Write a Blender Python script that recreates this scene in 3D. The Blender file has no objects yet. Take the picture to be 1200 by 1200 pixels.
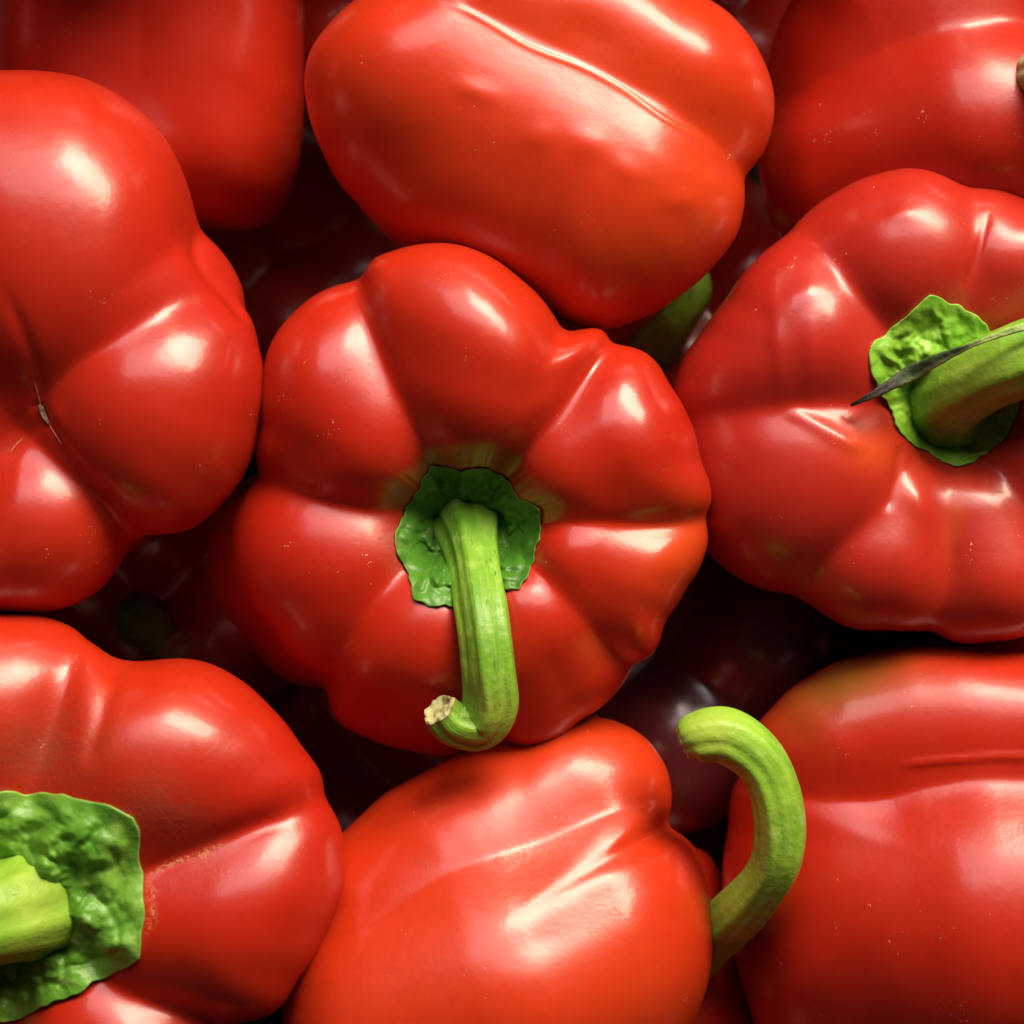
import bpy, math, random
import numpy as np
from mathutils import Vector
from mathutils.bvhtree import BVHTree
from mathutils import noise as mnoise

random.seed(4)
rng = np.random.RandomState(7)
SC = bpy.context.scene
COL = SC.collection

# ---------------------------------------------------------------- camera
U = 0.00015                  # metres per unit; the view is 1200 units (18 cm) wide at height 0
H = 3000.0                   # camera height in units (45 cm)
cam_data = bpy.data.cameras.new('camera')
cam_data.sensor_width = 36.0
cam_data.lens = 36.0 * H / 1200.0
cam_data.clip_start = 0.01
cam_data.clip_end = 50.0
cam_data.dof.use_dof = True
cam_data.dof.focus_distance = (H - 120.0) * U
cam_data.dof.aperture_fstop = 14.0
cam = bpy.data.objects.new('camera', cam_data)
cam.location = (0, 0, H * U)
COL.objects.link(cam)
SC.camera = cam

# ---------------------------------------------------------------- light
world = bpy.data.worlds.new('World')
SC.world = world
world.use_nodes = True
bg = world.node_tree.nodes['Background']
bg.inputs['Color'].default_value = (1.0, 0.92, 0.88, 1)
bg.inputs['Strength'].default_value = 0.02


def area_lamp(name, direction, dist, sx, sy, power, color, roll=0.0):
    d = Vector(direction).normalized()
    li = bpy.data.lights.new(name, 'AREA')
    li.shape = 'RECTANGLE'
    li.size, li.size_y = sx, sy
    li.energy = power
    li.color = color
    o = bpy.data.objects.new(name, li)
    o.location = d * dist
    q = (-d).to_track_quat('-Z', 'Y')
    o.rotation_euler = q.to_euler()
    COL.objects.link(o)
    return o


area_lamp('market_lamp', (0.40, 0.80, 0.58), 1.25, 0.84, 0.40, 28.0, (1.0, 0.87, 0.64))
area_lamp('window_light', (0.02, 0.74, 0.70), 1.35, 1.25, 0.72, 13.0, (1.0, 0.88, 0.86))

vs = SC.view_settings
SC.display_settings.display_device = 'sRGB'
vs.view_transform = 'Standard'
vs.look = 'None'
vs.exposure = 0.0
vs.gamma = 1.0
SC.render.engine = 'CYCLES'
SC.cycles.max_bounces = 10


# ---------------------------------------------------------------- helpers
def W(px, py, z):
    """A point of the pile from its picture position and height (units)."""
    f = (H - z) / H * U
    return np.array([(px - 600.0) * f, (600.0 - py) * f, z * U])


def PX(v):
    """Picture position of world points (n,3)."""
    f = H / (H - v[:, 2] / U) / U
    return np.stack([600.0 + v[:, 0] * f, 600.0 - v[:, 1] * f], 1)


def norm(v):
    v = np.asarray(v, float)
    return v / np.linalg.norm(v)


def smooth01(x):
    x = np.clip(x, 0, 1)
    return x * x * (3 - 2 * x)


def mesh_np(name, verts, quads, mat, parent=None, tris=None):
    me = bpy.data.meshes.new(name)
    nq = len(quads)
    nt = 0 if tris is None else len(tris)
    me.vertices.add(len(verts))
    me.vertices.foreach_set('co', np.asarray(verts, np.float32).ravel())
    me.loops.add(nq * 4 + nt * 3)
    idx = np.asarray(quads, np.int32).ravel()
    if nt:
        idx = np.concatenate([idx, np.asarray(tris, np.int32).ravel()])
    me.loops.foreach_set('vertex_index', idx)
    me.polygons.add(nq + nt)
    st = np.arange(nq) * 4
    if nt:
        st = np.concatenate([st, nq * 4 + np.arange(nt) * 3])
    me.polygons.foreach_set('loop_start', st.astype(np.int32))
    me.update(calc_edges=True)
    me.validate()
    me.polygons.foreach_set('use_smooth', np.ones(len(me.polygons), bool))
    me.materials.append(mat)
    ob = bpy.data.objects.new(name, me)
    COL.objects.link(ob)
    if parent is not None:
        ob.parent = parent
        ob.matrix_parent_inverse = parent.matrix_world.inverted()
    return ob


def attr(ob, name, data):
    a = ob.data.attributes.new(name, 'FLOAT', 'POINT')
    a.data.foreach_set('value', np.asarray(data, np.float32))


def attr3(ob, name, data):
    a = ob.data.attributes.new(name, 'FLOAT_VECTOR', 'POINT')
    a.data.foreach_set('vector', np.asarray(data, np.float32).ravel())


def thing(name, label, cat, loc, group=None):
    o = bpy.data.objects.new(name, None)
    COL.objects.link(o)
    o.empty_display_size = 0.01
    o.location = loc
    bpy.context.view_layer.update()
    o['label'] = label
    o['category'] = cat
    if group:
        o['group'] = group
    return o


# ---------------------------------------------------------------- materials
class NT:
    def __init__(self, name):
        self.m = bpy.data.materials.new(name)
        self.m.use_nodes = True
        self.t = self.m.node_tree
        self.b = self.t.nodes['Principled BSDF']

    def n(self, kind, **kw):
        nd = self.t.nodes.new(kind)
        for k, v in kw.items():
            setattr(nd, k, v)
        return nd

    def l(self, a, b):
        self.t.links.new(a, b)

    def val(self, sock, v):
        if isinstance(v, (int, float, tuple)):
            sock.default_value = v
        else:
            self.l(v, sock)

    def noise(self, vec, scale, detail=3.0, rough=0.55):
        nd = self.n('ShaderNodeTexNoise')
        nd.inputs['Scale'].default_value = scale
        nd.inputs['Detail'].default_value = detail
        nd.inputs['Roughness'].default_value = rough
        self.l(vec, nd.inputs['Vector'])
        return nd.outputs['Fac']

    def ramp(self, fac, lo, hi, a=0.0, b=1.0):
        nd = self.n('ShaderNodeMapRange')
        nd.interpolation_type = 'SMOOTHSTEP'
        self.l(fac, nd.inputs['Value'])
        nd.inputs['From Min'].default_value = lo
        nd.inputs['From Max'].default_value = hi
        nd.inputs['To Min'].default_value = a
        nd.inputs['To Max'].default_value = b
        return nd.outputs['Result']

    def math(self, op, a, b=0.0):
        nd = self.n('ShaderNodeMath', operation=op)
        self.val(nd.inputs[0], a)
        self.val(nd.inputs[1], b)
        return nd.outputs[0]

    def mix(self, fac, a, b):
        nd = self.n('ShaderNodeMix', data_type='RGBA')
        self.val(nd.inputs[0], fac)
        self.val(nd.inputs[6], a)
        self.val(nd.inputs[7], b)
        return nd.outputs[2]

    def attr(self, name):
        nd = self.n('ShaderNodeAttribute', attribute_name=name)
        return nd


def flesh_material(name, red=(0.43, 0.014, 0.004, 1), orange=(0.48, 0.025, 0.005, 1), rough=0.36, haze=0.0):
    t = NT(name)
    tc = t.n('ShaderNodeTexCoord').outputs['Object']
    big = t.noise(tc, 14.0, 1.0)
    col = t.mix(t.ramp(big, 0.3, 0.75), red, orange)
    fine = t.noise(tc, 420.0, 3.0)
    col = t.mix(t.ramp(fine, 0.45, 0.8, 0.0, 0.22), col, (red[0] * 0.7, red[1] * 0.7, red[2] * 0.7, 1))
    # small pores and dust on the skin
    vo = t.n('ShaderNodeTexVoronoi')
    vo.inputs['Scale'].default_value = 260.0
    vo.inputs['Randomness'].default_value = 1.0
    warp = t.n('ShaderNodeMix', data_type='VECTOR')
    warp.inputs[0].default_value = 0.012
    t.l(tc, warp.inputs[4])
    nz = t.n('ShaderNodeTexNoise')
    nz.inputs['Scale'].default_value = 900.0
    t.l(tc, nz.inputs['Vector'])
    t.l(nz.outputs['Color'], warp.inputs[5])
    t.l(warp.outputs[1], vo.inputs['Vector'])
    sep = t.n('ShaderNodeSeparateColor')
    t.l(vo.outputs['Color'], sep.inputs[0])
    gate = t.math('GREATER_THAN', sep.outputs[0], 0.70)
    area = t.ramp(t.noise(tc, 55.0, 1.0), 0.46, 0.62)
    size = t.math('MULTIPLY', sep.outputs[1], 0.10)
    size = t.math('ADD', size, 0.03)
    dot = t.math('LESS_THAN', vo.outputs['Distance'], size)
    dust = t.math('MULTIPLY', t.math('MULTIPLY', dot, gate), area)
    col = t.mix(t.math('MULTIPLY', dust, 0.7), col, (0.90, 0.62, 0.46, 1))
    # russet scuffs, unripe green, corky threads of the fruit; one mark only darkens mirrored green
    st = t.attr('russet_darken').outputs['Fac']
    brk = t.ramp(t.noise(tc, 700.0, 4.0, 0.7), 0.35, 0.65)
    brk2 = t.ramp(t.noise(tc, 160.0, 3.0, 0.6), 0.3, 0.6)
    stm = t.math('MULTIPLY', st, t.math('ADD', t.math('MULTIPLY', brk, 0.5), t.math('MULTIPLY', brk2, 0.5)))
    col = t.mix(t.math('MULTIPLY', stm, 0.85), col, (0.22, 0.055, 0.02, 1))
    gr = t.attr('unripe').outputs['Fac']
    col = t.mix(gr, col, (0.16, 0.075, 0.010, 1))
    ck = t.attr('cork').outputs['Fac']
    ckm = t.math('MULTIPLY', ck, t.ramp(t.noise(tc, 1300.0, 3.0, 0.7), 0.45, 0.58))
    col = t.mix(ckm, col, (0.62, 0.27, 0.09, 1))
    og = t.attr('blush_and_glow').outputs['Fac']  # orange tint, also carries a painted seam highlight and edge glow
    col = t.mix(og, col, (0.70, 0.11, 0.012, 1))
    t.l(col, t.b.inputs['Base Color'])
    ro = t.ramp(t.noise(tc, 60.0, 3.0), 0.3, 0.75, rough - 0.03, rough + 0.08)
    ro = t.math('ADD', ro, t.math('MULTIPLY', st, 0.25))
    t.l(ro, t.b.inputs['Roughness'])
    cr = t.math('ADD', t.ramp(t.noise(tc, 75.0, 4.0, 0.65), 0.35, 0.72, 0.16, 0.30), t.math('MULTIPLY', st, 0.3))
    t.l(cr, t.b.inputs['Coat Roughness'])
    t.b.inputs['IOR'].default_value = 1.45
    t.b.inputs['Specular IOR Level'].default_value = 0.38
    t.b.inputs['Subsurface Weight'].default_value = 0.25
    t.b.inputs['Subsurface Radius'].default_value = (1.0, 0.15, 0.05)
    t.b.inputs['Subsurface Scale'].default_value = 0.003
    t.b.inputs['Coat Weight'].default_value = 0.55
    t.b.inputs['Coat Roughness'].default_value = 0.19
    # relief: fine orange-peel, slow ripples, scuffs
    h1 = t.noise(tc, 1500.0, 2.0)
    h2 = t.noise(tc, 130.0, 3.0)
    hh = t.math('ADD', t.math('MULTIPLY', h1, 0.000022), t.math('MULTIPLY', h2, 0.00013))
    hh = t.math('ADD', hh, t.math('MULTIPLY', dust, 0.00012))
    hh = t.math('ADD', hh, t.math('MULTIPLY', t.math('MULTIPLY', st, brk), 0.00008))
    hh = t.math('ADD', hh, t.math('MULTIPLY', ckm, 0.00012))
    bp = t.n('ShaderNodeBump')
    bp.inputs['Strength'].default_value = 0.7
    bp.inputs['Distance'].default_value = 1.0
    t.l(hh, bp.inputs['Height'])
    t.l(bp.outputs['Normal'], t.b.inputs['Normal'])
    t.l(bp.outputs['Normal'], t.b.inputs['Coat Normal'])
    return t.m


def green_material(name, dark=(0.115, 0.30, 0.018, 1), light=(0.235, 0.46, 0.035, 1), pale=(0.42, 0.60, 0.12, 1), streaks=0.0, rough=0.38):
    t = NT(name)
    tc = t.n('ShaderNodeTexCoord').outputs['Object']
    sv = t.attr('stalk').outputs['Vector'] if streaks else tc
    n1 = t.noise(tc, 90.0, 4.0)
    col = t.mix(t.ramp(n1, 0.3, 0.7), dark, light)
    n2 = t.noise(tc, 300.0, 4.0, 0.65)
    col = t.mix(t.ramp(n2, 0.5, 0.78, 0.0, 0.6), col, pale)
    hh = t.math('MULTIPLY', t.noise(tc, 600.0, 4.0), 0.00025)
    if streaks:
        mp = t.n('ShaderNodeMapping')
        mp.inputs['Scale'].default_value = (5.0, 5.0, 1.2)
        t.l(sv, mp.inputs['Vector'])
        s1 = t.noise(mp.outputs[0], 1.0, 5.0, 0.6)
        col = t.mix(t.ramp(s1, 0.42, 0.75, 0.0, 0.22 if streaks < 0.5 else 0.35), col, pale)
        mp2 = t.n('ShaderNodeMapping')
        mp2.inputs['Scale'].default_value = (9.0, 9.0, 2.6)
        t.l(sv, mp2.inputs['Vector'])
        s2 = t.noise(mp2.outputs[0], 1.3, 5.0, 0.7)
        fl = t.ramp(s2, 0.62, 0.70)
        gate = t.ramp(t.noise(tc, 120.0, 2.0), 0.42, 0.6)
        fl = t.math('MULTIPLY', t.math('MULTIPLY', fl, gate), streaks)
        col = t.mix(fl, col, (0.05, 0.10, 0.015, 1))
        hh = t.math('ADD', hh, t.math('MULTIPLY', s1, 0.00012 if streaks < 0.5 else 0.0003))
        hh = t.math('SUBTRACT', hh, t.math('MULTIPLY', fl, 0.0002))
    br = t.attr('brown').outputs['Fac']
    col = t.mix(br, col, (0.23, 0.14, 0.045, 1))
    rim = t.attr('rim').outputs['Fac']
    col = t.mix(rim, col, (0.34, 0.40, 0.12, 1))
    yl = t.attr('yellow').outputs['Fac']
    col = t.mix(yl, col, (0.46, 0.50, 0.07, 1))
    t.l(col, t.b.inputs['Base Color'])
    t.b.inputs['Roughness'].default_value = rough
    t.b.inputs['IOR'].default_value = 1.42
    t.b.inputs['Subsurface Weight'].default_value = 0.15
    t.b.inputs['Subsurface Radius'].default_value = (0.5, 1.0, 0.15)
    t.b.inputs['Subsurface Scale'].default_value = 0.0015
    bp = t.n('ShaderNodeBump')
    bp.inputs['Strength'].default_value = 0.8
    bp.inputs['Distance'].default_value = 1.0
    t.l(hh, bp.inputs['Height'])
    t.l(bp.outputs['Normal'], t.b.inputs['Normal'])
    return t.m


def plain_material(name, a, b, scale, rough=0.7, bump=0.0003):
    t = NT(name)
    tc = t.n('ShaderNodeTexCoord').outputs['Object']
    n1 = t.noise(tc, scale, 5.0, 0.65)
    t.l(t.mix(t.ramp(n1, 0.3, 0.7), a, b), t.b.inputs['Base Color'])
    t.b.inputs['Roughness'].default_value = rough
    bp = t.n('ShaderNodeBump')
    bp.inputs['Distance'].default_value = 1.0
    t.l(t.math('MULTIPLY', n1, bump), bp.inputs['Height'])
    t.l(bp.outputs['Normal'], t.b.inputs['Normal'])
    return t.m


M_RED = flesh_material('pepper_skin')
M_ORANGE = flesh_material('pepper_skin_orange', (0.53, 0.028, 0.005, 1), (0.59, 0.050, 0.007, 1))
M_RED_DEEPER = flesh_material('pepper_skin_red', (0.41, 0.014, 0.005, 1), (0.46, 0.022, 0.006, 1))
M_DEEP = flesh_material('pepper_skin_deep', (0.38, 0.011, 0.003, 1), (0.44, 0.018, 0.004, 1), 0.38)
M_MAROON_SHADE = flesh_material('pepper_skin_maroon_shade', (0.075, 0.010, 0.014, 1), (0.12, 0.012, 0.014, 1), 0.30)  # shaded copy of the red skin, deep shadow put into the colour
M_DULL = flesh_material('pepper_skin_dull', (0.40, 0.017, 0.009, 1), (0.44, 0.023, 0.009, 1), 0.36)
M_GREEN = green_material('stalk_green', streaks=0.8)
M_SMOOTH_STALK = green_material('stalk_smooth', (0.13, 0.34, 0.02, 1), (0.27, 0.52, 0.04, 1), (0.44, 0.62, 0.13, 1), streaks=0.25)
M_CALYX = green_material('calyx_green', (0.13, 0.34, 0.018, 1), (0.26, 0.52, 0.045, 1), (0.40, 0.62, 0.13, 1))
M_CALYX_MID = green_material('calyx_mid', (0.085, 0.25, 0.018, 1), (0.19, 0.40, 0.045, 1), (0.34, 0.52, 0.13, 1))
M_CALYX_SHADED = green_material('calyx_shaded', (0.035, 0.13, 0.010, 1), (0.085, 0.25, 0.022, 1), (0.20, 0.38, 0.07, 1))  # shaded copy of the calyx green, shadow of the hollow in its colour
M_CUT = plain_material('stalk_cut', (0.50, 0.52, 0.22, 1), (0.34, 0.30, 0.12, 1), 500.0)
def strip_material():
    t = NT('dry_strip')
    tc = t.n('ShaderNodeTexCoord').outputs['Object']
    al = t.attr('along').outputs['Fac']
    n1 = t.noise(tc, 500.0, 5.0, 0.65)
    n2 = t.noise(tc, 160.0, 2.0)
    col = t.mix(t.ramp(n1, 0.35, 0.65), (0.018, 0.045, 0.016, 1), (0.07, 0.13, 0.045, 1))
    fresh = t.math('SUBTRACT', 1.0, t.ramp(al, 0.22, 0.42))
    col = t.mix(fresh, col, (0.36, 0.50, 0.14, 1))
    tip = t.ramp(t.math('ADD', al, t.math('MULTIPLY', n2, 0.25)), 0.68, 0.90)
    col = t.mix(tip, col, (0.020, 0.013, 0.010, 1))
    col = t.mix(t.math('MULTIPLY', t.attr('lip').outputs['Fac'], t.math('SUBTRACT', 1.0, tip)), col, (0.42, 0.52, 0.22, 1))
    t.l(col, t.b.inputs['Base Color'])
    t.b.inputs['Roughness'].default_value = 0.6
    bp = t.n('ShaderNodeBump')
    bp.inputs['Distance'].default_value = 1.0
    t.l(t.math('MULTIPLY', n1, 0.0005), bp.inputs['Height'])
    t.l(bp.outputs['Normal'], t.b.inputs['Normal'])
    return t.m


M_DRY = strip_material()
M_SCAR = plain_material('blossom_scar', (0.09, 0.045, 0.025, 1), (0.20, 0.11, 0.06, 1), 900.0)
M_THREAD = plain_material('scar_thread', (0.58, 0.20, 0.08, 1), (0.45, 0.10, 0.04, 1), 900.0)
M_LINER = plain_material('crate_liner', (0.010, 0.006, 0.006, 1), (0.018, 0.010, 0.009, 1), 60.0, 0.95)


# ---------------------------------------------------------------- peppers
def rcone(P, a, b, r1, r2):
    """distance to a capsule with two radii"""
    ba = b - a
    l2 = float(ba @ ba)
    rr = r1 - r2
    a2 = l2 - rr * rr
    il2 = 1.0 / l2
    pa = P - a
    if a2 <= 1e-6:
        return np.minimum(np.linalg.norm(pa, axis=1) - r1, np.linalg.norm(P - b, axis=1) - r2)
    y = pa @ ba
    z = y - l2
    w = pa * l2 - y[:, None] * ba
    x2 = (w * w).sum(1)
    y2 = y * y * l2
    z2 = z * z * l2
    kk = np.sign(rr) * rr * rr * x2
    out = (np.sqrt(x2 * a2 * il2) + y * rr) * il2 - r1
    m1 = np.sign(y) * a2 * y2 < kk
    out = np.where(m1, np.sqrt(x2 + y2) * il2 - r1, out)
    m2 = np.sign(z) * a2 * z2 > kk
    return np.where(m2, np.sqrt(x2 + z2) * il2 - r2, out)


def grid_dirs(nt, npz):
    th = np.arange(nt) / nt * 2 * np.pi
    ph = (np.arange(1, npz)) / npz * np.pi
    T, Pp = np.meshgrid(th, ph)
    d = np.stack([np.sin(Pp) * np.cos(T), np.sin(Pp) * np.sin(T), np.cos(Pp)], -1).reshape(-1, 3)
    d = np.vstack([[0, 0, 1], d, [0, 0, -1]])
    rows = npz - 1
    i = np.arange(rows - 1)[:, None] * nt + 1
    j = np.arange(nt)[None, :]
    j2 = (j + 1) % nt
    quads = np.stack([i + j, i + nt + j, i + nt + j2, i + j2], -1).reshape(-1, 4)
    tr1 = np.stack([np.zeros(nt, int), 1 + np.arange(nt), 1 + (np.arange(nt) + 1) % nt], -1)
    base = 1 + (rows - 1) * nt
    last = 1 + rows * nt
    tr2 = np.stack([np.full(nt, last), base + (np.arange(nt) + 1) % nt, base + np.arange(nt)], -1)
    return d, quads, np.vstack([tr1, tr2])


def grid_smooth(v, nt, npz, it):
    rows = npz - 1
    g = v[1:-1].reshape(rows, nt, 3).copy()
    for _ in range(it):
        up = np.vstack([np.broadcast_to(v[0], (1, nt, 3)), g[:-1]])
        dn = np.vstack([g[1:], np.broadcast_to(v[-1], (1, nt, 3))])
        g = g * 0.5 + 0.125 * (up + dn + np.roll(g, 1, 1) + np.roll(g, -1, 1))
        v[0] = v[0] * 0.5 + 0.5 * g[0].mean(0)
        v[-1] = v[-1] * 0.5 + 0.5 * g[-1].mean(0)
    v[1:-1] = g.reshape(-1, 3)
    return v


def ring(specs, zt=150, zb=-330, taper=0.62, inner=0.36, drop=30, rin=0.82):
    """lobes standing round the axis: (angle deg, outer radius, lobe radius, crest height or None)"""
    out = []
    for s in specs:
        th, R, r = s[:3]
        z1 = s[3] if len(s) > 3 and s[3] is not None else zt
        c, sn = math.cos(math.radians(th)), math.sin(math.radians(th))
        d = R - r
        rb = r * 0.85
        d2 = d * taper
        di = R * inner
        ri = r * rin
        ch = [(di * c, di * sn, z1 - drop - ri, ri)] if inner else []
        od = s[4] if len(s) > 4 else 0.0        # how far the outer part sags
        out.append(tuple(ch + [(d * c, d * sn, z1 - r - od, r), (d2 * c, d2 * sn, zb + rb, rb)]))
    return out


def vnormals(v, quads, tris):
    n = np.zeros_like(v)
    fq = np.cross(v[quads[:, 2]] - v[quads[:, 0]], v[quads[:, 3]] - v[quads[:, 1]])
    for k in range(4):
        np.add.at(n, quads[:, k], fq)
    ft = np.cross(v[tris[:, 1]] - v[tris[:, 0]], v[tris[:, 2]] - v[tris[:, 0]])
    for k in range(3):
        np.add.at(n, tris[:, k], ft)
    return n / (np.linalg.norm(n, axis=1, keepdims=True) + 1e-20)


def poly_dist(p, pts):
    best = np.full(len(p), 1e9)
    pts = np.asarray(pts, float)
    tt = np.zeros(len(p))
    L = len(pts) - 1
    for i in range(L):
        a, b = pts[i], pts[i + 1]
        ba = b - a
        h = np.clip(((p - a) @ ba) / (ba @ ba), 0, 1)
        d = np.linalg.norm(p - a - h[:, None] * ba, axis=1)
        m = d < best
        best[m] = d[m]
        tt[m] = (i + h[m]) / L
    return best, tt


def catmull(pts, n):
    pts = np.asarray(pts, float)
    P = np.vstack([2 * pts[0] - pts[1], pts, 2 * pts[-1] - pts[-2]])
    t = np.linspace(0, len(pts) - 1 - 1e-9, n)
    i = t.astype(int)
    f = (t - i)[:, None]
    p0, p1, p2, p3 = P[i], P[i + 1], P[i + 2], P[i + 3]
    return 0.5 * (2 * p1 + (p2 - p0) * f + (2 * p0 - 5 * p1 + 4 * p2 - p3) * f ** 2 + (3 * p1 - p0 - 3 * p2 + p3) * f ** 3)


class Pepper:
    def __init__(self, label, c, axis, ref, lobes, mat, core=(0, 0), k=(14, 34), outline=None, dents=(), lines=(),
                 marks=(), res=(320, 200), lump=3.0, seed=0, smooth=3, group='red bell peppers in the pile', wcen=None):
        cx, cy, cz = c
        self.c = c
        f = (H - cz) / H
        e3 = norm(axis)
        e1 = np.asarray(ref, float)
        e1 = norm(e1 - (e1 @ e3) * e3)
        e2 = np.cross(e3, e1)
        self.R = np.stack([e1, e2, e3])
        self.e3 = e3
        self.centre = W(cx, cy, cz)
        nt, npz = res
        d, quads, tris = grid_dirs(nt, npz)
        zs = [max(q[2] + q[3] for q in l) for l in lobes]
        zmax = max(zs)

        def F(P):
            hz = smooth01((P[:, 2] - zmax * 0.25) / (zmax * 0.75))
            kk = k[1] + (k[0] - k[1]) * hz
            ds = []
            for ch in lobes:
                dl = None
                for a, b in zip(ch[:-1], ch[1:]):
                    q = rcone(P, np.array(a[:3], float), np.array(b[:3], float), a[3], b[3])
                    dl = q if dl is None else np.minimum(dl, q)
                ds.append(dl)
            ct, cb = core[0], core[1]
            rc = core[2] if len(core) > 2 else 60.0
            ds.append(rcone(P, np.array([0, 0, ct - rc]), np.array([0, 0, cb + rc]), rc, rc))
            D = np.stack(ds)
            m = D.min(0)
            return m - kk * np.log(np.exp(-(D - m) / kk).sum(0)) * 0.8
        # march each direction inwards from outside to the skin
        rmax = 620.0
        t = np.full(len(d), rmax)
        for _ in range(60):
            s = F(d * t[:, None])
            t = np.maximum(t - np.where(s > 0.3, s * 0.85, s), 4.0)
        v = d * t[:, None]
        v = grid_smooth(v, nt, npz, smooth)
        # slow irregular lumps
        r2 = np.random.RandomState(seed + 11)
        nn = np.zeros(len(d))
        for fr, am in ((2.2, 1.0), (4.5, 0.5), (9.0, 0.22), (16.0, 0.10)):
            for q in range(4):
                kv = r2.normal(size=3)
                kv = kv / np.linalg.norm(kv) * fr
                nn += am * np.sin(d @ kv + r2.uniform(0, 6.28))
        v += d * (nn * lump * 0.5)[:, None]
        v = self.centre + (v @ self.R) * U * f
        # the fruit's own outline, as traced
        if outline is not None:
            o = np.asarray(outline, float)
            wc = np.array(wcen if wcen else (cx, cy), float)
            wcw = W(wc[0], wc[1], cz)
            oa = np.arctan2(-(o[:, 1] - wc[1]), o[:, 0] - wc[0])
            orr = np.hypot(o[:, 0] - wc[0], o[:, 1] - wc[1])
            ix = np.argsort(oa)
            oa, orr = oa[ix], orr[ix]
            NB = 240
            ba = (np.arange(NB) + 0.5) / NB * 2 * np.pi - np.pi
            for it in range(4):
                p = PX(v)
                dx, dy = p[:, 0] - wc[0], -(p[:, 1] - wc[1])
                ph = np.arctan2(dy, dx)
                rr = np.hypot(dx, dy)
                bi = np.clip(((ph + np.pi) / (2 * np.pi) * NB).astype(int), 0, NB - 1)
                sil = np.zeros(NB)
                np.maximum.at(sil, bi, rr)
                sil = np.where(sil < 1, np.roll(sil, 1), sil)
                so = np.interp(oa, ba, sil, period=2 * np.pi)
                s = np.interp(ba, oa, orr / so, period=2 * np.pi)
                for _ in range(3):
                    s = 0.25 * np.roll(s, 1) + 0.5 * s + 0.25 * np.roll(s, -1)
                sv = np.interp(ph, ba, s, period=2 * np.pi)
                silv = np.interp(ph, ba, sil, period=2 * np.pi)
                w = smooth01(rr / silv)
                g = 1 + (sv - 1) * w
                v[:, 0] = wcw[0] + (v[:, 0] - wcw[0]) * g
                v[:, 1] = wcw[1] + (v[:, 1] - wcw[1]) * g
            v = grid_smooth(v, nt, npz, 2)
        # dents, pimples, pressed lines on the side that shows
        n = vnormals(v, quads, tris)
        if n[0] @ (v[0] - self.centre) < 0:
            n = -n
            quads = quads[:, ::-1]
            tris = tris[:, ::-1]
        if dents or lines:
            p = PX(v)
            front = smooth01((n[:, 2] - 0.05) / 0.25)
            off = np.zeros(len(v))
            for (x, y, rx, ry, ang, dep) in dents:
                ca, sa = math.cos(math.radians(ang)), math.sin(math.radians(ang))
                qx = (p[:, 0] - x) * ca - (p[:, 1] - y) * sa
                qy = (p[:, 0] - x) * sa + (p[:, 1] - y) * ca
                off += dep * np.exp(-((qx / rx) ** 2 + (qy / ry) ** 2))
            for (pts, wd, dep) in lines:
                dd, tt = poly_dist(p, catmull(pts, 40))
                off += dep * np.exp(-(dd / wd) ** 2) * np.clip(np.sin(tt * np.pi) * 2.2, 0, 1)
            v += n * (off * front * U)[:, None]
            n = vnormals(v, quads, tris)
        self.v, self.n = v, n
        self.root = thing('bell_pepper', label, 'bell pepper', tuple(self.centre), group)
        self.ob = mesh_np('flesh', v - self.centre, quads, mat, None, tris)
        self.ob.parent = self.root
        p = PX(v)
        front = smooth01((n[:, 2] - 0.0) / 0.2)
        vals = {'russet_darken': np.zeros(len(v)), 'unripe': np.zeros(len(v)), 'cork': np.zeros(len(v)), 'blush_and_glow': np.zeros(len(v))}
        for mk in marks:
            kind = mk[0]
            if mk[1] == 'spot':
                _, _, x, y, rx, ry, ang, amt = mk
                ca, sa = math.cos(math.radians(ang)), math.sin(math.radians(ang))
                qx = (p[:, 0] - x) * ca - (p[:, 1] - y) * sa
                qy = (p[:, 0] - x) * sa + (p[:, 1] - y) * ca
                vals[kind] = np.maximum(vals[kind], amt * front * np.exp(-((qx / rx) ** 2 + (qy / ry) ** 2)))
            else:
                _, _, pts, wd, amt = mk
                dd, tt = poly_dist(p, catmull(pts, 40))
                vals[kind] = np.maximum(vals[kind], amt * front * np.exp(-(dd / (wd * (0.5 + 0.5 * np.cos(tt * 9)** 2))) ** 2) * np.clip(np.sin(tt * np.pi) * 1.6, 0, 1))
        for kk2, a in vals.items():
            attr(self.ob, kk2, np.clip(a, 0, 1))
        self.bvh = None

    def cast(self, o, d):
        if self.bvh is None:
            me = self.ob.data
            vv = [Vector(x) for x in self.v]
            self.bvh = BVHTree.FromPolygons(vv, [tuple(pl.vertices) for pl in me.polygons])
        hit = self.bvh.ray_cast(Vector(o), Vector(d))
        return None if hit[0] is None else np.array(hit[0])

    def z_at(self, px, py):
        """height (units) of the skin seen at a picture position"""
        o = np.array([0, 0, H * U])
        h = self.cast(o, norm(W(px, py, 0) - o))
        return None if h is None else h[2] / U

    # ---- calyx: a blistered leafy disc lying on the shoulder
    def calyx(self, c, outline, nrm, mat, bump=6.0, seed=0, sink=3.0, stemr=40, lift=18, cell_size=24.0, fine=1.0, tips=(), cracks=(), ref_z=None, blur=3):
        nrm = norm(nrm)
        o = np.asarray(outline, float)
        oa = np.arctan2(-(o[:, 1] - c[1]), o[:, 0] - c[0])
        orr = np.hypot(o[:, 0] - c[0], o[:, 1] - c[1])
        ix = np.argsort(oa)
        oa, orr = oa[ix], orr[ix]
        NP, NR = 220, 64
        ph = np.arange(NP) / NP * 2 * np.pi - np.pi
        rad = np.interp(ph, oa, orr, period=2 * np.pi)
        jag = rng.normal(size=NP) * 2.2
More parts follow.
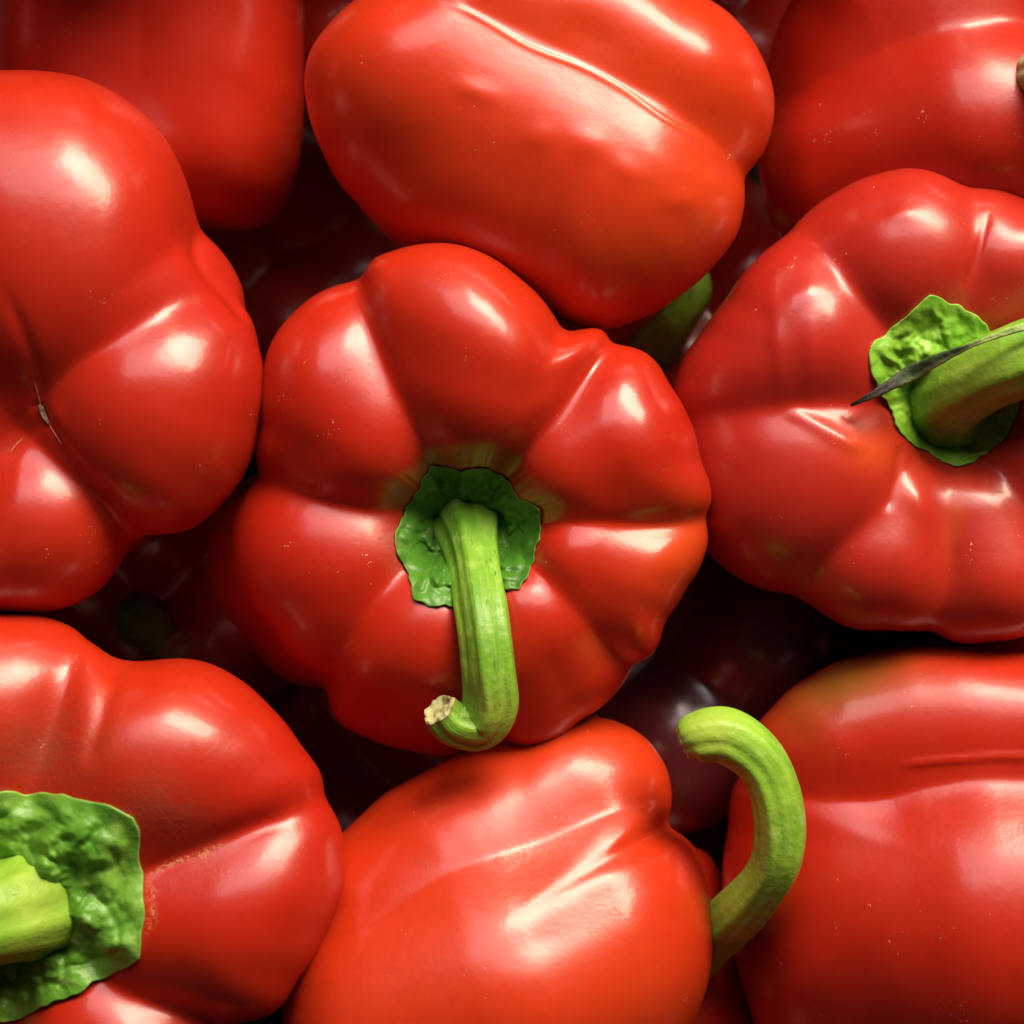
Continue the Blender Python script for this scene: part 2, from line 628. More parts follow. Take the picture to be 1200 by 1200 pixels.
        for _ in range(3):
            jag = 0.25 * np.roll(jag, 1) + 0.5 * jag + 0.25 * np.roll(jag, -1)
        rad = rad + jag
        zc = ref_z if ref_z is not None else (self.z_at(*c) or 0)
        f = (H - zc) / H * U
        cen = W(c[0], c[1], zc)
        hgt = np.zeros((NR, NP))
        base = np.zeros((NR, NP, 3))
        last = 0.0
        for j in range(NP):
            for i in range(NR):
                r = rad[j] * (i / (NR - 1))
                px_, py_ = c[0] + math.cos(ph[j]) * r, c[1] - math.sin(ph[j]) * r
                hz_ = self.z_at(px_, py_)
                hgt[i, j] = hz_ - zc if hz_ is not None else last
                last = hgt[i, j]
                base[i, j] = W(px_, py_, zc)
        raw_hits = hgt.copy()
        for _ in range(blur):
            up = np.vstack([hgt[:1], hgt[:-1]])
            dn = np.vstack([hgt[1:], hgt[-1:]])
            hgt = hgt * 0.4 + 0.15 * (up + dn + np.roll(hgt, 1, 1) + np.roll(hgt, -1, 1))
        hgt[:4] = hgt[:4].mean()
        bm = np.zeros((NR, NP))
        dark = np.zeros((NR, NP))
        for i in range(NR):
            for j in range(NP):
                t = i / (NR - 1)
                r = rad[j] * t
                x, y = math.cos(ph[j]) * r, math.sin(ph[j]) * r
                sc_ = cell_size
                wx = mnoise.noise(Vector((x / 30.0, y / 30.0, seed + 3))) * 0.5
                n1 = mnoise.noise(Vector((x / (sc_ * 1.3), y / (sc_ * 1.3), seed)))
                n2 = mnoise.noise(Vector((x / (sc_ * 0.5), y / (sc_ * 0.5), seed + 5)))
                n3 = mnoise.noise(Vector((x / 6.0, y / 6.0, seed + 9)))
                cell = mnoise.voronoi(Vector((x / sc_ + wx, y / sc_ + n2 * 0.3, seed)))[0]
                bl = 1.0 - min(cell[0] * 1.15, 1.0) ** 2
                fade = smooth01((1 - t) * 3.5)
                bm[i, j] = (bump * (1.0 * bl - 0.5) + bump * 0.8 * n1 + fine * bump * 0.45 * n2 + fine * bump * 0.14 * n3) * (0.30 + 0.70 * fade)
                # rises into the foot of the stalk
                bm[i, j] += lift * math.exp(-(r / stemr) ** 3)
        for (pts, wd, dep) in cracks:
            pp = np.stack([c[0] + np.cos(ph)[None, :] * rad[None, :] * np.linspace(0, 1, NR)[:, None],
                           c[1] - np.sin(ph)[None, :] * rad[None, :] * np.linspace(0, 1, NR)[:, None]], -1).reshape(-1, 2)
            dd, _ = poly_dist(pp, pts)
            bm -= (dep * np.exp(-(dd / wd) ** 2)).reshape(NR, NP)
        lv = np.maximum(hgt + bm + 4.0, raw_hits + 2.5)
        top = base + nrm * (lv * U)[..., None]
        pxs = c[0] + np.cos(ph)[None, :] * rad[None, :] * np.linspace(0, 1, NR)[:, None]
        pys = c[1] - np.sin(ph)[None, :] * rad[None, :] * np.linspace(0, 1, NR)[:, None]
        ff = H * U - top[..., 2]
        top[..., 0] = (pxs - 600.0) * ff / H
        top[..., 1] = (600.0 - pys) * ff / H
        # the edge turns down onto the skin
        edge_low = top[-1] - nrm * ((lv[-1] - hgt[-1] + sink) * U)[:, None]
        rim_in = top[-4] - nrm * ((lv[-4] - hgt[-4] + sink) * U)[:, None]
        V = np.vstack([top.reshape(-1, 3), edge_low, rim_in])
        rows = NR + 2
        i = np.arange(rows - 1)[:, None] * NP
        j = np.arange(NP)[None, :]
        j2 = (j + 1) % NP
        quads = np.stack([i + j, i + NP + j, i + NP + j2, i + j2], -1).reshape(-1, 4)
        ob = mesh_np('calyx', V - self.centre, quads, mat)
        ob.parent = self.root
        rim = np.zeros((rows, NP))
        rim[NR - 1:NR + 1] = 0.3
        br = np.zeros((rows, NP))
        for (x, y, r0, am) in tips:
            pp = PX(V)
            br += (am * np.exp(-((pp[:, 0] - x) ** 2 + (pp[:, 1] - y) ** 2) / r0 ** 2)).reshape(rows, NP)
        attr(ob, 'rim', rim.ravel())
        attr(ob, 'brown', np.clip(br, 0, 1).ravel())
        attr(ob, 'yellow', np.zeros(rows * NP))
        self.cal = ob
        return ob

    def stalk(self, pts, radii, mat, flat=1.0, ridges=5, amp=0.05, n=110, seg=48, cap=True, yellow=(), brown=(), seed=0, cut_tilt=(0, 0, 0), name='stem', cutmat=None):
        P = catmull(np.array([W(*p) for p in pts]), n)
        rr = catmull(np.array([[r, 0, 0] for r in radii], float), n)[:, 0] * U
        T = np.gradient(P, axis=0)
        T /= np.linalg.norm(T, axis=1, keepdims=True)
        up = norm(np.cross(T[0], [0.3, 0.2, 1.0]))
        frames = []
        for i in range(n):
            up = norm(up - (up @ T[i]) * T[i])
            frames.append((up, np.cross(T[i], up)))
        s = np.concatenate([[0], np.cumsum(np.linalg.norm(np.diff(P, axis=0), axis=1))]) / U
        th = np.arange(seg) / seg * 2 * np.pi
        V = np.zeros((n, seg, 3))
        ST = np.zeros((n, seg, 3))
        r3 = np.random.RandomState(seed + 3)
        ph0, ph1 = r3.uniform(0, 6.28, 2)
        for i in range(n):
            rg = 1 + amp * np.cos(ridges * th + ph0 + 0.004 * s[i]) + amp * 0.6 * np.cos((2 * ridges + 1) * th + ph1 - 0.003 * s[i])
            rg = rg + 0.03 * math.sin(s[i] / 23.0 + ph1)
            a, b = frames[i]
            V[i] = P[i] + rr[i] * rg[:, None] * (np.cos(th)[:, None] * a + flat * np.sin(th)[:, None] * b)
            ST[i] = np.stack([np.cos(th), np.sin(th), np.full(seg, s[i] / 60.0)], -1)
        if cap:
            tl = np.array(cut_tilt, float)
        i = np.arange(n - 1)[:, None] * seg
        j = np.arange(seg)[None, :]
        j2 = (j + 1) % seg
        quads = np.stack([i + j, i + j2, i + seg + j2, i + seg + j], -1).reshape(-1, 4)
        VV = V.reshape(-1, 3)
        ob = mesh_np(name, VV - self.centre, quads, mat)
        ob.parent = self.root
        attr3(ob, 'stalk', ST.reshape(-1, 3))
        pp = PX(VV)
        yv = np.zeros(len(VV))
        for (x, y, r0, am) in yellow:
            yv = np.maximum(yv, am * np.exp(-((pp[:, 0] - x) ** 2 + (pp[:, 1] - y) ** 2) / r0 ** 2))
        bv = np.zeros(len(VV))
        for (x, y, r0, am) in brown:
            bv = np.maximum(bv, am * np.exp(-((pp[:, 0] - x) ** 2 + (pp[:, 1] - y) ** 2) / r0 ** 2))
        bv = np.maximum(bv, 0.75 * np.repeat(smooth01(1 - (s[-1] - s) / 5.0), seg) if cap else 0)
        attr(ob, 'yellow', yv)
        attr(ob, 'brown', bv)
        attr(ob, 'rim', np.zeros(len(VV)))
        self.stem = ob
        if cap:
            # the cut face: a ragged dished disc closing the end
            rings = 12
            e = V[-1]
            cc = e.mean(0)
            Vc = []
            for q in range(rings):
                t = 1 - q / (rings - 1)
                jag = 1.0
                row = cc + (e - cc) * t * (1.02 if q == 0 else 1.0)
                dep = (3.0 * (1 - t ** 3) - (4.0 if q == 1 else 0)) * U
                row = row - T[-1] * dep
                wob = np.array([mnoise.noise(Vector((math.cos(x) * 3 * t, math.sin(x) * 3 * t, seed + 2.0))) for x in th])
                row = row + T[-1] * (wob * 4.0 * U)[:, None] * (1 if q else 0.3)
                Vc.append(row)
            Vc = np.vstack(Vc)
            i = np.arange(rings - 1)[:, None] * seg
            qd = np.stack([i + j, i + j2, i + seg + j2, i + seg + j], -1).reshape(-1, 4)
            cu = mesh_np('cut_end', Vc - self.centre, qd, cutmat or M_CUT)
            cu.parent = ob
            self.cut = cu
        return ob


def loose_strip(pep, parent, name, pts, widths, thick, mat, seed=0, n=60):
    """a narrow curled strip (width across the picture, some thickness)"""
    P = catmull(np.array([W(*p) for p in pts]), n)
    w = catmull(np.array([[x, 0, 0] for x in widths], float), n)[:, 0] * U
    T = np.gradient(P, axis=0)
    T /= np.linalg.norm(T, axis=1, keepdims=True)
    seg = 14
    th = np.arange(seg) / seg * 2 * np.pi
    V = np.zeros((n, seg, 3))
    for i in range(n):
        a = norm(np.cross(T[i], [0, 0, 1]))
        b = np.cross(a, T[i])
        jit = 1 + 0.22 * mnoise.noise(Vector((i * 0.35, seed, 0.3)))
        fold = 0.5 * math.sin(i * 0.5 + seed)
        cx, sy = np.cos(th), np.sin(th)
        prof = np.abs(cx) * 0.9 * np.sign(1.0)
        V[i] = P[i] + (w[i] * jit * cx)[:, None] * a + ((thick * U * (sy + 0.8 * prof + 0.25 * fold * cx)) * min(1, w[i] / (3 * U)))[:, None] * b
    i = np.arange(n - 1)[:, None] * seg
    j = np.arange(seg)[None, :]
    j2 = (j + 1) % seg
    quads = np.stack([i + j, i + j2, i + seg + j2, i + seg + j], -1).reshape(-1, 4)
    ob = mesh_np(name, V.reshape(-1, 3) - pep.centre, quads, mat)
    ob.parent = parent
    attr(ob, 'along', np.repeat(np.linspace(0, 1, n), seg))
    # the lip is the long edge on the upper side in the picture
    side = np.cos(th)
    attr(ob, 'lip', np.tile(smooth01((-side - 0.45) / 0.4), n))
    return ob


# ---------------------------------------------------------------- ground under the pile
gv = []
N = 24
for iy in range(N + 1):
    for ix in range(N + 1):
        gv.append(((ix / N - 0.5) * 1.2, (iy / N - 0.5) * 1.2, -900 * U + 0.002 * mnoise.noise(Vector((ix * 0.7, iy * 0.7, 1)))))
gq = [(y * (N + 1) + x, y * (N + 1) + x + 1, (y + 1) * (N + 1) + x + 1, (y + 1) * (N + 1) + x) for y in range(N) for x in range(N)]
g = mesh_np('crate_floor', np.array(gv), np.array(gq), M_LINER)
g['kind'] = 'structure'

# ---------------------------------------------------------------- the upper layer
# centre pepper, stem towards the viewer
p5 = Pepper('whole red pepper in the middle facing up, hooked green stem over shade-darkened calyx',
            (545, 617, 0), (0.03, 0.04, 1), (1, 0, 0),
            ring([(84, 328, 122, 216), (136, 305, 106, 178, 10), (196, 300, 122, 142, 120), (253, 262, 96, 158, 70), (303, 266, 88, 165, 40), (342, 290, 84, 170, 15), (27, 300, 98, 188)], zb=-380, inner=0.50, drop=8, rin=0.92),
            M_RED, core=(8, -330, 80), k=(4, 10), seed=5, res=(420, 240), smooth=3, wcen=(545, 592),
            outline=[(500, 285), (560, 293), (610, 325), (645, 362), (664, 387), (710, 390), (755, 412), (785, 450), (808, 490), (822, 540), (830, 600), (826, 650), (805, 690), (780, 730), (755, 775), (720, 815), (680, 845), (600, 875), (480, 880), (430, 865), (390, 838), (340, 800), (290, 750), (252, 700), (243, 645), (255, 600), (290, 560), (302, 500), (306, 440), (318, 400), (345, 365), (380, 340), (430, 310), (460, 294)],
            
            marks=[('russet_darken', 'spot', 462, 640, 16, 40, 10, 0.6), ('russet_darken', 'spot', 480, 590, 22, 14, 0, 0.5), ('russet_darken', 'spot', 548, 535, 75, 20, 0, 0.45), ('russet_darken', 'spot', 640, 580, 25, 20, 0, 0.35), ('blush_and_glow', 'spot', 800, 640, 60, 60, 0, 0.35)])  # added mark above the calyx darkens mirrored green; right edge glow painted orange
p5.calyx((548, 625), [(505, 547), (540, 552), (590, 556), (608, 585), (633, 598), (628, 640), (618, 672), (608, 690), (588, 690), (545, 706), (485, 704), (480, 672), (462, 637), (472, 605), (490, 575)],
         (0.02, 0.03, 1), M_CALYX_SHADED, bump=12, seed=1.0, stemr=44, lift=20, cell_size=21.0, tips=[(463, 637, 7, 0.5)],
         cracks=[([(508, 640), (510, 608), (545, 590), (572, 600)], 2.2, 9), ([(588, 605), (598, 640), (585, 660)], 2.2, 9)])
z0 = p5.z_at(548, 615) or 60
p5.stalk([(546, 608, z0 - 10), (547, 611, z0 + 20), (553, 640, z0 + 72), (566, 720, z0 + 150), (573, 780, z0 + 165), (575, 825, z0 + 150), (560, 848, z0 + 140), (530, 846, z0 + 150), (515, 832, z0 + 160)],
         [64, 50, 33, 28, 29, 30, 28, 24, 20], M_GREEN, ridges=5, amp=0.075, seed=2, yellow=[(580, 840, 26, 0.5)])

# left pepper, blossom end towards the viewer
p1 = Pepper('red pepper at the left edge showing its lobed blossom end with a small brown scar',
            (48, 476, 50), (0.02, -0.03, 1), (1, 0, 0),
            ring([(84, 356, 195, 185), (-2, 268, 132, 172), (-90, 258, 115, 145), (168, 330, 160, 165)], zb=-380, taper=0.9, inner=0.28, drop=40, rin=0.82),
            M_RED_DEEPER, core=(40, -330, 90), k=(5, 14), seed=1, res=(420, 240), wcen=(35, 425),
            outline=[(0, 82), (50, 83), (100, 92), (150, 118), (190, 155), (215, 200), (228, 240), (236, 268), (262, 297), (285, 340), (293, 370), (305, 410), (311, 455), (305, 500), (290, 550), (260, 590), (220, 622), (180, 633), (155, 647), (130, 680), (100, 703), (60, 717), (0, 722), (-100, 715), (-230, 600), (-280, 430), (-220, 210), (-100, 100)],
            dents=[(240, 300, 16, 50, 35, -7)], lines=[([(232, 262), (240, 310), (268, 345), (292, 380)], 7, -5), ([(-20, 545), (20, 520), (48, 484), (44, 440), (25, 385), (0, 330)], 9, -2.2), ([(38, 470), (50, 486), (75, 525), (110, 585)], 7, -3)])

# lower left pepper with large calyx
p7 = Pepper('large red pepper in the lower left corner with a broad wrinkled bright green calyx',
            (15, 1065, 60), (0.0, 0.02, 1), (1, 0, 0),
            ring([(98, 350, 122, 180), (45, 378, 134, 188), (-1, 388, 116, 178), (-50, 370, 125, 165), (190, 370, 150, 170), (240, 370, 130, 170), (148, 370, 120, 170)], zb=-420, inner=0.5, drop=16, rin=0.92),
            M_RED, core=(50, -380, 120), k=(6, 13), seed=7, res=(420, 240),
            outline=[(0, 717), (50, 722), (100, 745), (132, 769), (165, 773), (230, 772), (280, 795), (320, 830), (355, 875), (380, 920), (396, 960), (404, 1000), (401, 1050), (386, 1090), (350, 1150), (310, 1195), (240, 1290), (120, 1390), (0, 1430), (-150, 1410), (-300, 1280), (-360, 1060), (-300, 860), (-150, 740)],
            lines=[([(140, 770), (122, 830), (100, 900)], 10, -4), ([(340, 955), (250, 985), (165, 1025)], 10, -4)],
            marks=[('russet_darken', 'spot', 60, 880, 90, 45, 8, 0.75), ('russet_darken', 'spot', 190, 945, 70, 40, -30, 0.7), ('cork', 'line', [(165, 1030), (200, 1012), (240, 1000), (265, 985)], 4, 0.7), ('cork', 'line', [(168, 1030), (180, 1060), (172, 1100)], 5, 0.6), ('cork', 'line', [(125, 800), (110, 840), (95, 890)], 4, 0.25)])
p7.calyx((25, 1065), [(0, 928), (40, 930), (100, 938), (158, 958), (162, 1000), (168, 1050), (165, 1100), (162, 1125), (110, 1150), (60, 1175), (20, 1195), (-50, 1190), (-100, 1130), (-120, 1060), (-95, 980), (-40, 938)],
         (0, 0.02, 1), M_CALYX_MID, bump=19, seed=4.0, stemr=84, lift=58, cell_size=36.0, fine=0.55)
z0 = p7.z_at(25, 1065) or 80
p7.stalk([(50, 1048, z0 - 40), (50, 1049, z0 + 10), (44, 1053, z0 + 48), (14, 1068, z0 + 92), (-40, 1082, z0 + 130), (-120, 1090, z0 + 150), (-180, 1080, z0 + 150)],
         [130, 104, 76, 56, 46, 44, 44], M_SMOOTH_STALK, seed=5, amp=0.04, yellow=[(40, 1050, 50, 0.35)])

# bottom pepper lying on its side
p8 = Pepper('orange red pepper lying on its side at bottom middle, curled stem at right end',
            (600, 1075, 0), (0.9, 0.38, -0.25), (-0.38, 0.9, 0),
            [((120, 30, 108, 98), (112, 24, -20, 100), (88, -15, -170, 106)), ((-76, 44, 62, 165), (-72, 52, -50, 169), (-56, -8, -220, 154)), ((-150, -20, 45, 130), (-150, -40, -180, 125)), ((40, -110, 60, 110), (30, -100, -200, 110))],
            M_ORANGE, core=(150, -300, 80), k=(26, 40), seed=8, res=(420, 240),
            outline=[(400, 975), (450, 930), (500, 903), (560, 870), (620, 848), (680, 838), (730, 848), (765, 873), (784, 905), (789, 940), (785, 962), (808, 985), (826, 1020), (835, 1070), (836, 1110), (828, 1160), (812, 1200), (760, 1270), (640, 1320), (480, 1330), (350, 1290), (330, 1180), (360, 1060)],
            dents=[(700, 1030, 50, 18, 22, 2), (640, 1100, 60, 22, 22, -2)])
p8.stalk([(765, 1150, -60), (822, 1108, -20), (874, 1060, 72), (910, 1010, 122), (913, 950, 140), (893, 895, 148), (853, 864, 150), (817, 865, 150), (802, 871, 148)],
         [40, 34, 30, 28, 28, 29, 30, 27, 19], M_SMOOTH_STALK, seed=8, amp=0.045, yellow=[(830, 865, 40, 0.55), (890, 1000, 90, 0.2)], brown=[(912, 1020, 4, 0.6)])

# its calyx, mostly hidden round the corner: a wavy disc across the stalk
e3_ = norm(p8.e3 + np.array([0, -0.15, 0.75]))
e1_ = norm(p8.R[0] - (p8.R[0] @ e3_) * e3_)
e2_ = np.cross(e3_, e1_)
cen_ = W(803, 1148, -70)
NA, NB_ = 72, 16
cv = np.zeros((NB_ + 2, NA, 3))
for i in range(NB_ + 2):
    for j in range(NA):
        ph_ = j / NA * 2 * math.pi
        t_ = min(i, NB_ - 1) / (NB_ - 1)
        r_ = (64 + 7 * math.cos(5 * ph_) + 4 * mnoise.noise(Vector((math.cos(ph_) * 3, math.sin(ph_) * 3, 2)))) * t_
        x_, y_ = r_ * math.cos(ph_), r_ * math.sin(ph_)
        h_ = 9 - 10 * t_ ** 2 + 5 * mnoise.noise(Vector((x_ / 16, y_ / 16, 3)))
        if i >= NB_:
            h_ -= 6 + 2 * (i - NB_)
        cv[i, j] = cen_ + (e1_ * x_ + e2_ * y_ + e3_ * h_) * U
ii = np.arange(NB_ + 1)[:, None] * NA
jj = np.arange(NA)[None, :]
cq = np.stack([ii + jj, ii + NA + jj, ii + NA + (jj + 1) % NA, ii + (jj + 1) % NA], -1).reshape(-1, 4)
cob = mesh_np('calyx', cv.reshape(-1, 3) - p8.centre, cq, M_CALYX)
cob.parent = p8.root
for nm in ('rim', 'brown', 'yellow'):
    attr(cob, nm, np.zeros((NB_ + 2) * NA))

# top pepper lying on its side
p3 = Pepper('bright orange red pepper lying on its side at top middle with a raised seam',
            (650, 130, -30), (0.87, -0.46, -0.08), (0.46, 0.87, 0),
            [((-62, 60, 90, 142), (-52, 48, -145, 134)), ((104, 62, 118, 116), (92, 50, -140, 116)), ((20, -110, 80, 120), (10, -100, -110, 110)), ((-90, -60, 60, 120), (-70, -60, -110, 110))],
            M_ORANGE, core=(150, -200, 90), k=(20, 26), seed=3, res=(420, 240),
            outline=[(384, 28), (365, 55), (357, 85), (360, 130), (378, 180), (402, 222), (440, 265), (470, 290), (540, 330), (640, 372), (700, 388), (750, 374), (800, 345), (840, 308), (866, 270), (874, 232), (874, 210), (892, 185), (905, 150), (907, 110), (895, 70), (870, 30), (835, 0), (740, -60), (600, -75), (480, -50), (420, -5)],
            dents=[(632, 160, 18, 15, 0, 2.0), (688, 168, 24, 17, -20, 2.6), (735, 200, 20, 13, -30, 1.7), (560, 108, 26, 12, -20, 2.5), (800, 235, 22, 14, 0, 1.8), (690, 40, 40, 22, -30, -2.5), (600, 215, 70, 40, -25, -3), (440, 45, 40, 30, -30, 2)],
            lines=[([(500, -8), (560, 20), (620, 55), (680, 78), (730, 105), (780, 140), (835, 168)], 3.2, 1.2)],
            marks=[('blush_and_glow', 'line', [(500, -8), (560, 20), (620, 55), (680, 78), (730, 105), (780, 140), (835, 168)], 3, 0.5)])  # highlight along the seam painted in as a lighter orange line

# right pepper
p6 = Pepper('red pepper at the right edge facing up, light green stem with a dried dark strip',
            (1085, 475, -50), (0.06, 0.0, 1), (1, 0, 0),
            ring([(104, 288, 118, 170), (158, 300, 118, 165), (207, 298, 125, 160), (250, 285, 88, 145), (287, 288, 80, 145), (330, 300, 96, 150), (15, 310, 112, 160), (64, 290, 104, 165)], zb=-360, inner=0.5, drop=12, rin=0.92),
            M_DULL, core=(45, -320, 100), k=(6, 16), seed=6, res=(420, 240),
            outline=[(1200, 232), (1150, 212), (1090, 197), (1030, 203), (980, 225), (930, 265), (880, 310), (850, 350), (820, 390), (795, 430), (788, 470), (792, 520), (802, 580), (820, 635), (850, 668), (900, 693), (960, 717), (1040, 739), (1110, 751), (1160, 753), (1200, 746), (1300, 690), (1370, 560), (1380, 430), (1330, 310), (1260, 255)],
            dents=[(912, 405, 9, 55, 5, 2.2), (950, 405, 9, 50, 0, 2), (940, 345, 34, 14, 30, 2.5), (1030, 245, 22, 9, 10, -2), (1055, 250, 18, 10, 0, 2), (1075, 590, 12, 26, 20, 3)],
            lines=[([(1128, 340), (1145, 300), (1160, 245)], 4, -2.5), ([(920, 480), (960, 500), (1015, 532)], 8, 3), ([(1055, 520), (1050, 560), (1040, 600)], 6, -3)],
            marks=[('blush_and_glow', 'spot', 1020, 530, 40, 25, -20, 0.4), ('blush_and_glow', 'spot', 1120, 600, 14, 50, -15, 0.25), ('blush_and_glow', 'spot', 1060, 560, 25, 40, 0, 0.15)])
p6.calyx((1105, 450), [(1090, 347), (1130, 362), (1160, 388), (1192, 430), (1195, 475), (1185, 500), (1160, 530), (1123, 547), (1090, 530), (1058, 510), (1045, 480), (1028, 450), (1020, 405), (1040, 390), (1065, 370)],
         (0.06, 0, 1), M_CALYX, bump=10, seed=7.0, stemr=52, lift=36, cell_size=26.0)
z0 = p6.z_at(1105, 455) or 80
p6.stalk([(1108, 466, z0 - 30), (1109, 465, z0 + 8), (1116, 459, z0 + 45), (1140, 446, z0 + 82), (1184, 426, z0 + 115), (1240, 410, z0 + 130), (1320, 410, z0 + 135)],
         [84, 64, 49, 43, 42, 42, 43], M_SMOOTH_STALK, seed=11, amp=0.03, yellow=[(1140, 450, 50, 0.3)])
def over(pep, x, y, up, least=-1e9):
    return (x, y, max((pep.z_at(x, y) or -1e9) + up, least))


loose_strip(p6, p6.stem, 'dried_strip',
            [(1225, 376, z0 + 176), (1180, 389, z0 + 170), (1140, 404, z0 + 156), (1100, 421, z0 + 130), over(p6, 1062, 440, 52, z0 + 105), over(p6, 1026, 461, 36), over(p6, 997, 475, 16)],
            [4, 4, 3, 7, 9, 5, 1.5], 4.0, M_DRY, seed=3)

# bottom right pepper
p9 = Pepper('red pepper lying in the bottom right corner with an olive tinge on its upper shoulder',
            (1090, 1010, -75), (1, 0.02, 0.06), (0, 1, 0),
            [((176, 72, 190, 84), (160, 45, -95, 90)), ((-62, 62, 200, 186), (-60, 54, 70, 182), (-55, 10, -75, 158)), ((-170, -10, 190, 120), (-160, -20, -70, 120)), ((20, -110, 180, 120), (10, -100, -90, 110))],
            M_RED, core=(250, -180, 90), k=(34, 34), seed=9, res=(400, 230),
            outline=[(1200, 765), (1130, 757), (1060, 757), (1000, 770), (950, 792), (905, 828), (876, 870), (860, 920), (853, 970), (846, 1030), (848, 1075), (860, 1120), (874, 1170), (885, 1210), (940, 1270), (1080, 1310), (1250, 1300), (1380, 1180), (1400, 1000), (1350, 850)],
            lines=[([(1050, 897), (1110, 891), (1180, 887), (1260, 890)], 3.5, 3)],
            marks=[('unripe', 'spot', 985, 800, 90, 38, 20, 0.85), ('unripe', 'spot', 940, 830, 50, 40, 40, 0.5)])

# upper left and upper right peppers, lying deeper
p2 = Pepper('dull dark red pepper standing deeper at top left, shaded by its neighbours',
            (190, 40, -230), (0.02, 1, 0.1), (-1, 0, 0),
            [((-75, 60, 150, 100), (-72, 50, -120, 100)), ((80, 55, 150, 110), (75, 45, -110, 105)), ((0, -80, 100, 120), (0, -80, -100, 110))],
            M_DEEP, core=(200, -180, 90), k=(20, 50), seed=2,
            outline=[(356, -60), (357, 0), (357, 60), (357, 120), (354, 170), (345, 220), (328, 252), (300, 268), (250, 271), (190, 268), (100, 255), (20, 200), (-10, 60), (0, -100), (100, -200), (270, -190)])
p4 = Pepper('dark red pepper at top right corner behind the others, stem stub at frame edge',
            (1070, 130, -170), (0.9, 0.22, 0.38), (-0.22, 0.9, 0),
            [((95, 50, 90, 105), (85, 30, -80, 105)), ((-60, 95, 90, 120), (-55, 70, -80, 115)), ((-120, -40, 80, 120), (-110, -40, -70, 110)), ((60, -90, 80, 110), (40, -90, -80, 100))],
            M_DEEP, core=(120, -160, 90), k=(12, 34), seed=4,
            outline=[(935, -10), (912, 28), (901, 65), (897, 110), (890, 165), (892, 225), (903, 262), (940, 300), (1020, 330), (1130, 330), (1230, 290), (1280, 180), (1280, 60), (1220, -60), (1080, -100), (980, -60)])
zz = p4.z_at(1205, 85) or -60
p4.stalk([(1214, 92, zz - 25), (1222, 86, zz + 15), (1250, 72, zz + 55), (1300, 66, zz + 80)], [30, 25, 22, 21], M_CUT, seed=12)

# blossom scar and its torn threads on the left pepper
SCAR = (48, 482)
zs_ = p1.z_at(*SCAR) or 100


def on_skin(pep, pts, up=2.0):
    return [(x, y, (pep.z_at(x, y) or 0) + up) for x, y in pts]


loose_strip(p1, p1.root, 'blossom_scar', on_skin(p1, [(46, 474), (49, 480), (52, 488), (57, 496)], 3), [1.5, 3, 2.8, 1.2], 2.0, M_SCAR, seed=1, n=24)
for pts in ([(40, 446), (44, 460), (48, 476)], [(57, 496), (64, 508), (72, 520)], [(26, 514), (19, 521), (12, 530)]):
    loose_strip(p1, p1.root, 'scar_thread', on_skin(p1, pts, 0.8), [0.3, 0.8, 0.3], 0.6, M_THREAD, seed=2, n=16)

# ---------------------------------------------------------------- deeper peppers seen through the gaps
G4 = ((100, 0), (185, 1), (280, 0), (10, 2))


def deep_pepper(label, c, axis, ref, R, mat, seed, zt=150, outline=None, res=(180, 110)):
    r4 = np.random.RandomState(seed)
    specs = [(90 * q + r4.uniform(-12, 12), R + r4.uniform(-10, 10), R * 0.5, zt + r4.uniform(-10, 10)) for q in range(4)]
    return Pepper(label, c, axis, ref, ring(specs, zt=zt, zb=-260), mat, core=(zt - 80, -220, 80), k=(14, 30), seed=seed, res=res, outline=outline)


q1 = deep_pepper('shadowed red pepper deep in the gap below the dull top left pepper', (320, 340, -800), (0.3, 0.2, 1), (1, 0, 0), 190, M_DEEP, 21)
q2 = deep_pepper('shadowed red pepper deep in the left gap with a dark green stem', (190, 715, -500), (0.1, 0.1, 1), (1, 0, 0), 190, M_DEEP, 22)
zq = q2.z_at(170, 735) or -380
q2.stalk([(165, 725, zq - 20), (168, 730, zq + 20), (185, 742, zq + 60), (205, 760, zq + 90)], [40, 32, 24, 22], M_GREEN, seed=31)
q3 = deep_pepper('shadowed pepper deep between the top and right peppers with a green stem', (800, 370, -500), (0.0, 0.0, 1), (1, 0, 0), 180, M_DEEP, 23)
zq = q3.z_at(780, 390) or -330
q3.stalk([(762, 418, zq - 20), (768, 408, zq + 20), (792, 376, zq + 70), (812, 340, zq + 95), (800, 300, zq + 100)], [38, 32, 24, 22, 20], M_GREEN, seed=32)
q4 = deep_pepper('shadowed red pepper, coloured dark maroon for its shade, deep in the gap under the middle pepper', (795, 790, -270), (-0.2, 0.3, 1), (1, 0, 0), 200, M_MAROON_SHADE, 24)
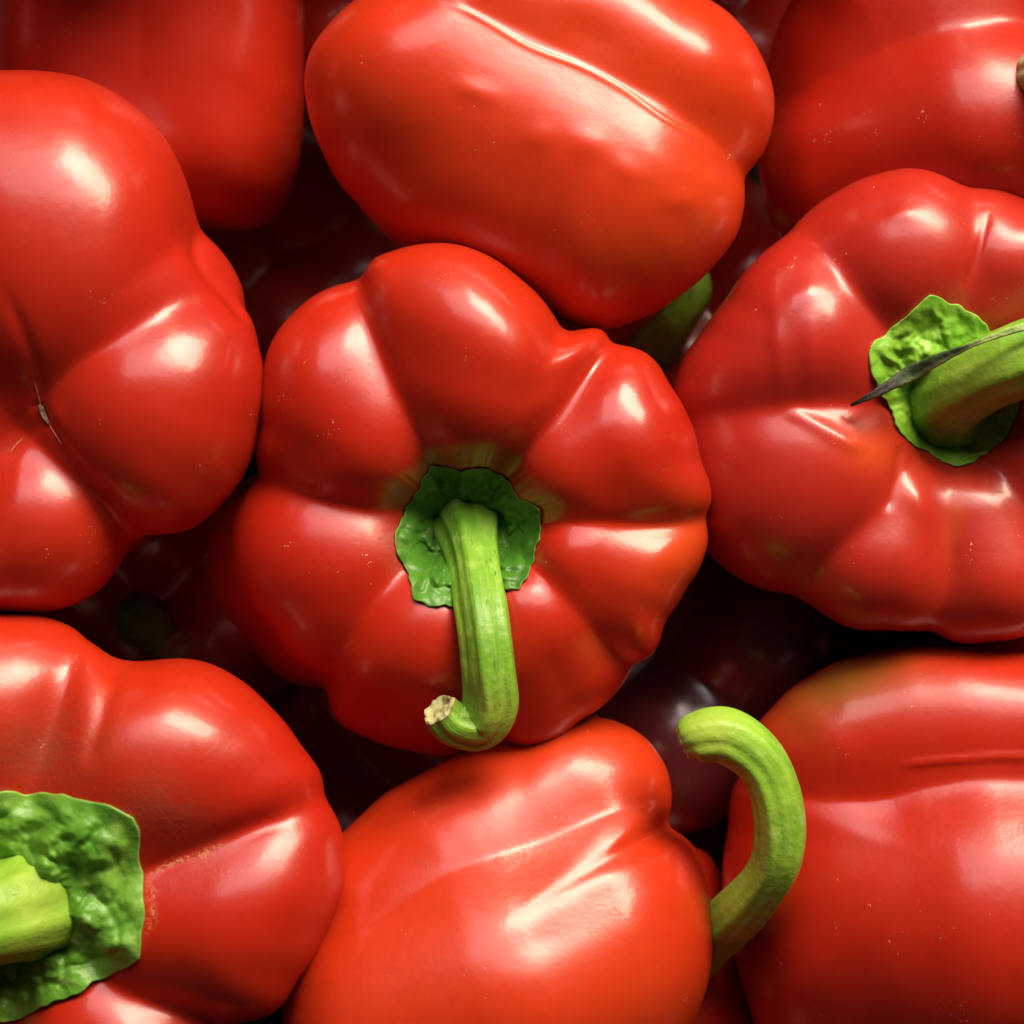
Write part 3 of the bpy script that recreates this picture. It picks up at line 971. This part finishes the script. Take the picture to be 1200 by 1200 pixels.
q5 = deep_pepper('shadowed red pepper deep below the middle pepper and beside the lower left one', (430, 900, -560), (0.1, 0.1, 1), (1, 0, 0), 180, M_DEEP, 25)
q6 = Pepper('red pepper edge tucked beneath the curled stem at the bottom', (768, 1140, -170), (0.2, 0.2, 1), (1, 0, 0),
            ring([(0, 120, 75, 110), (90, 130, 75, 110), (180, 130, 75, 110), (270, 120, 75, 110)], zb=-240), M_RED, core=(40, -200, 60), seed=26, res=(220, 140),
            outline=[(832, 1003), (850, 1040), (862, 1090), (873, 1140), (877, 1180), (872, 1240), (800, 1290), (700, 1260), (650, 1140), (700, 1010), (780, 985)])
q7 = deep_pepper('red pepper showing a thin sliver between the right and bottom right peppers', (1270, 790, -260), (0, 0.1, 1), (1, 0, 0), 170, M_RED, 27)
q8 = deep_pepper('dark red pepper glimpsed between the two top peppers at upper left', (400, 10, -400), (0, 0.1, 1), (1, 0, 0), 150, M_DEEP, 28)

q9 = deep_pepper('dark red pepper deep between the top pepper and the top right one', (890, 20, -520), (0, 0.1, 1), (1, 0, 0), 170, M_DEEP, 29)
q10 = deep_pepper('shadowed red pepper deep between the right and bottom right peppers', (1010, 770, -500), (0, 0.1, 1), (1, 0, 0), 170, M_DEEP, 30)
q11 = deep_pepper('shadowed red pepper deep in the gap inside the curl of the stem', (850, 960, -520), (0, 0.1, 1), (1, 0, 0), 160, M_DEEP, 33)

# the pile goes on beyond the picture: close neighbours that shade and mirror in the ones in view
for i, (x, y, z) in enumerate([(110, -340, 20), (560, -420, -60), (980, -390, 0), (1520, -60, -120), (1600, 480, -60), (1640, 960, -120), (1050, 1530, -120), (560, 1560, -80), (-480, 640, -60), (-460, 60, -60), (60, 1680, -60), (380, -150, -420), (680, -160, -440), (1330, 330, -420), (-180, 250, -420), (620, 700, -560)]):
    deep_pepper('red pepper of the same pile lying just beyond the picture edge', (x, y, z), (rng.uniform(-.3, .3), rng.uniform(-.3, .3), 1), (1, 0, 0), 265 if z > -300 else 200, M_RED, 40 + i, zt=170 if z > -300 else 140, res=(120, 72))
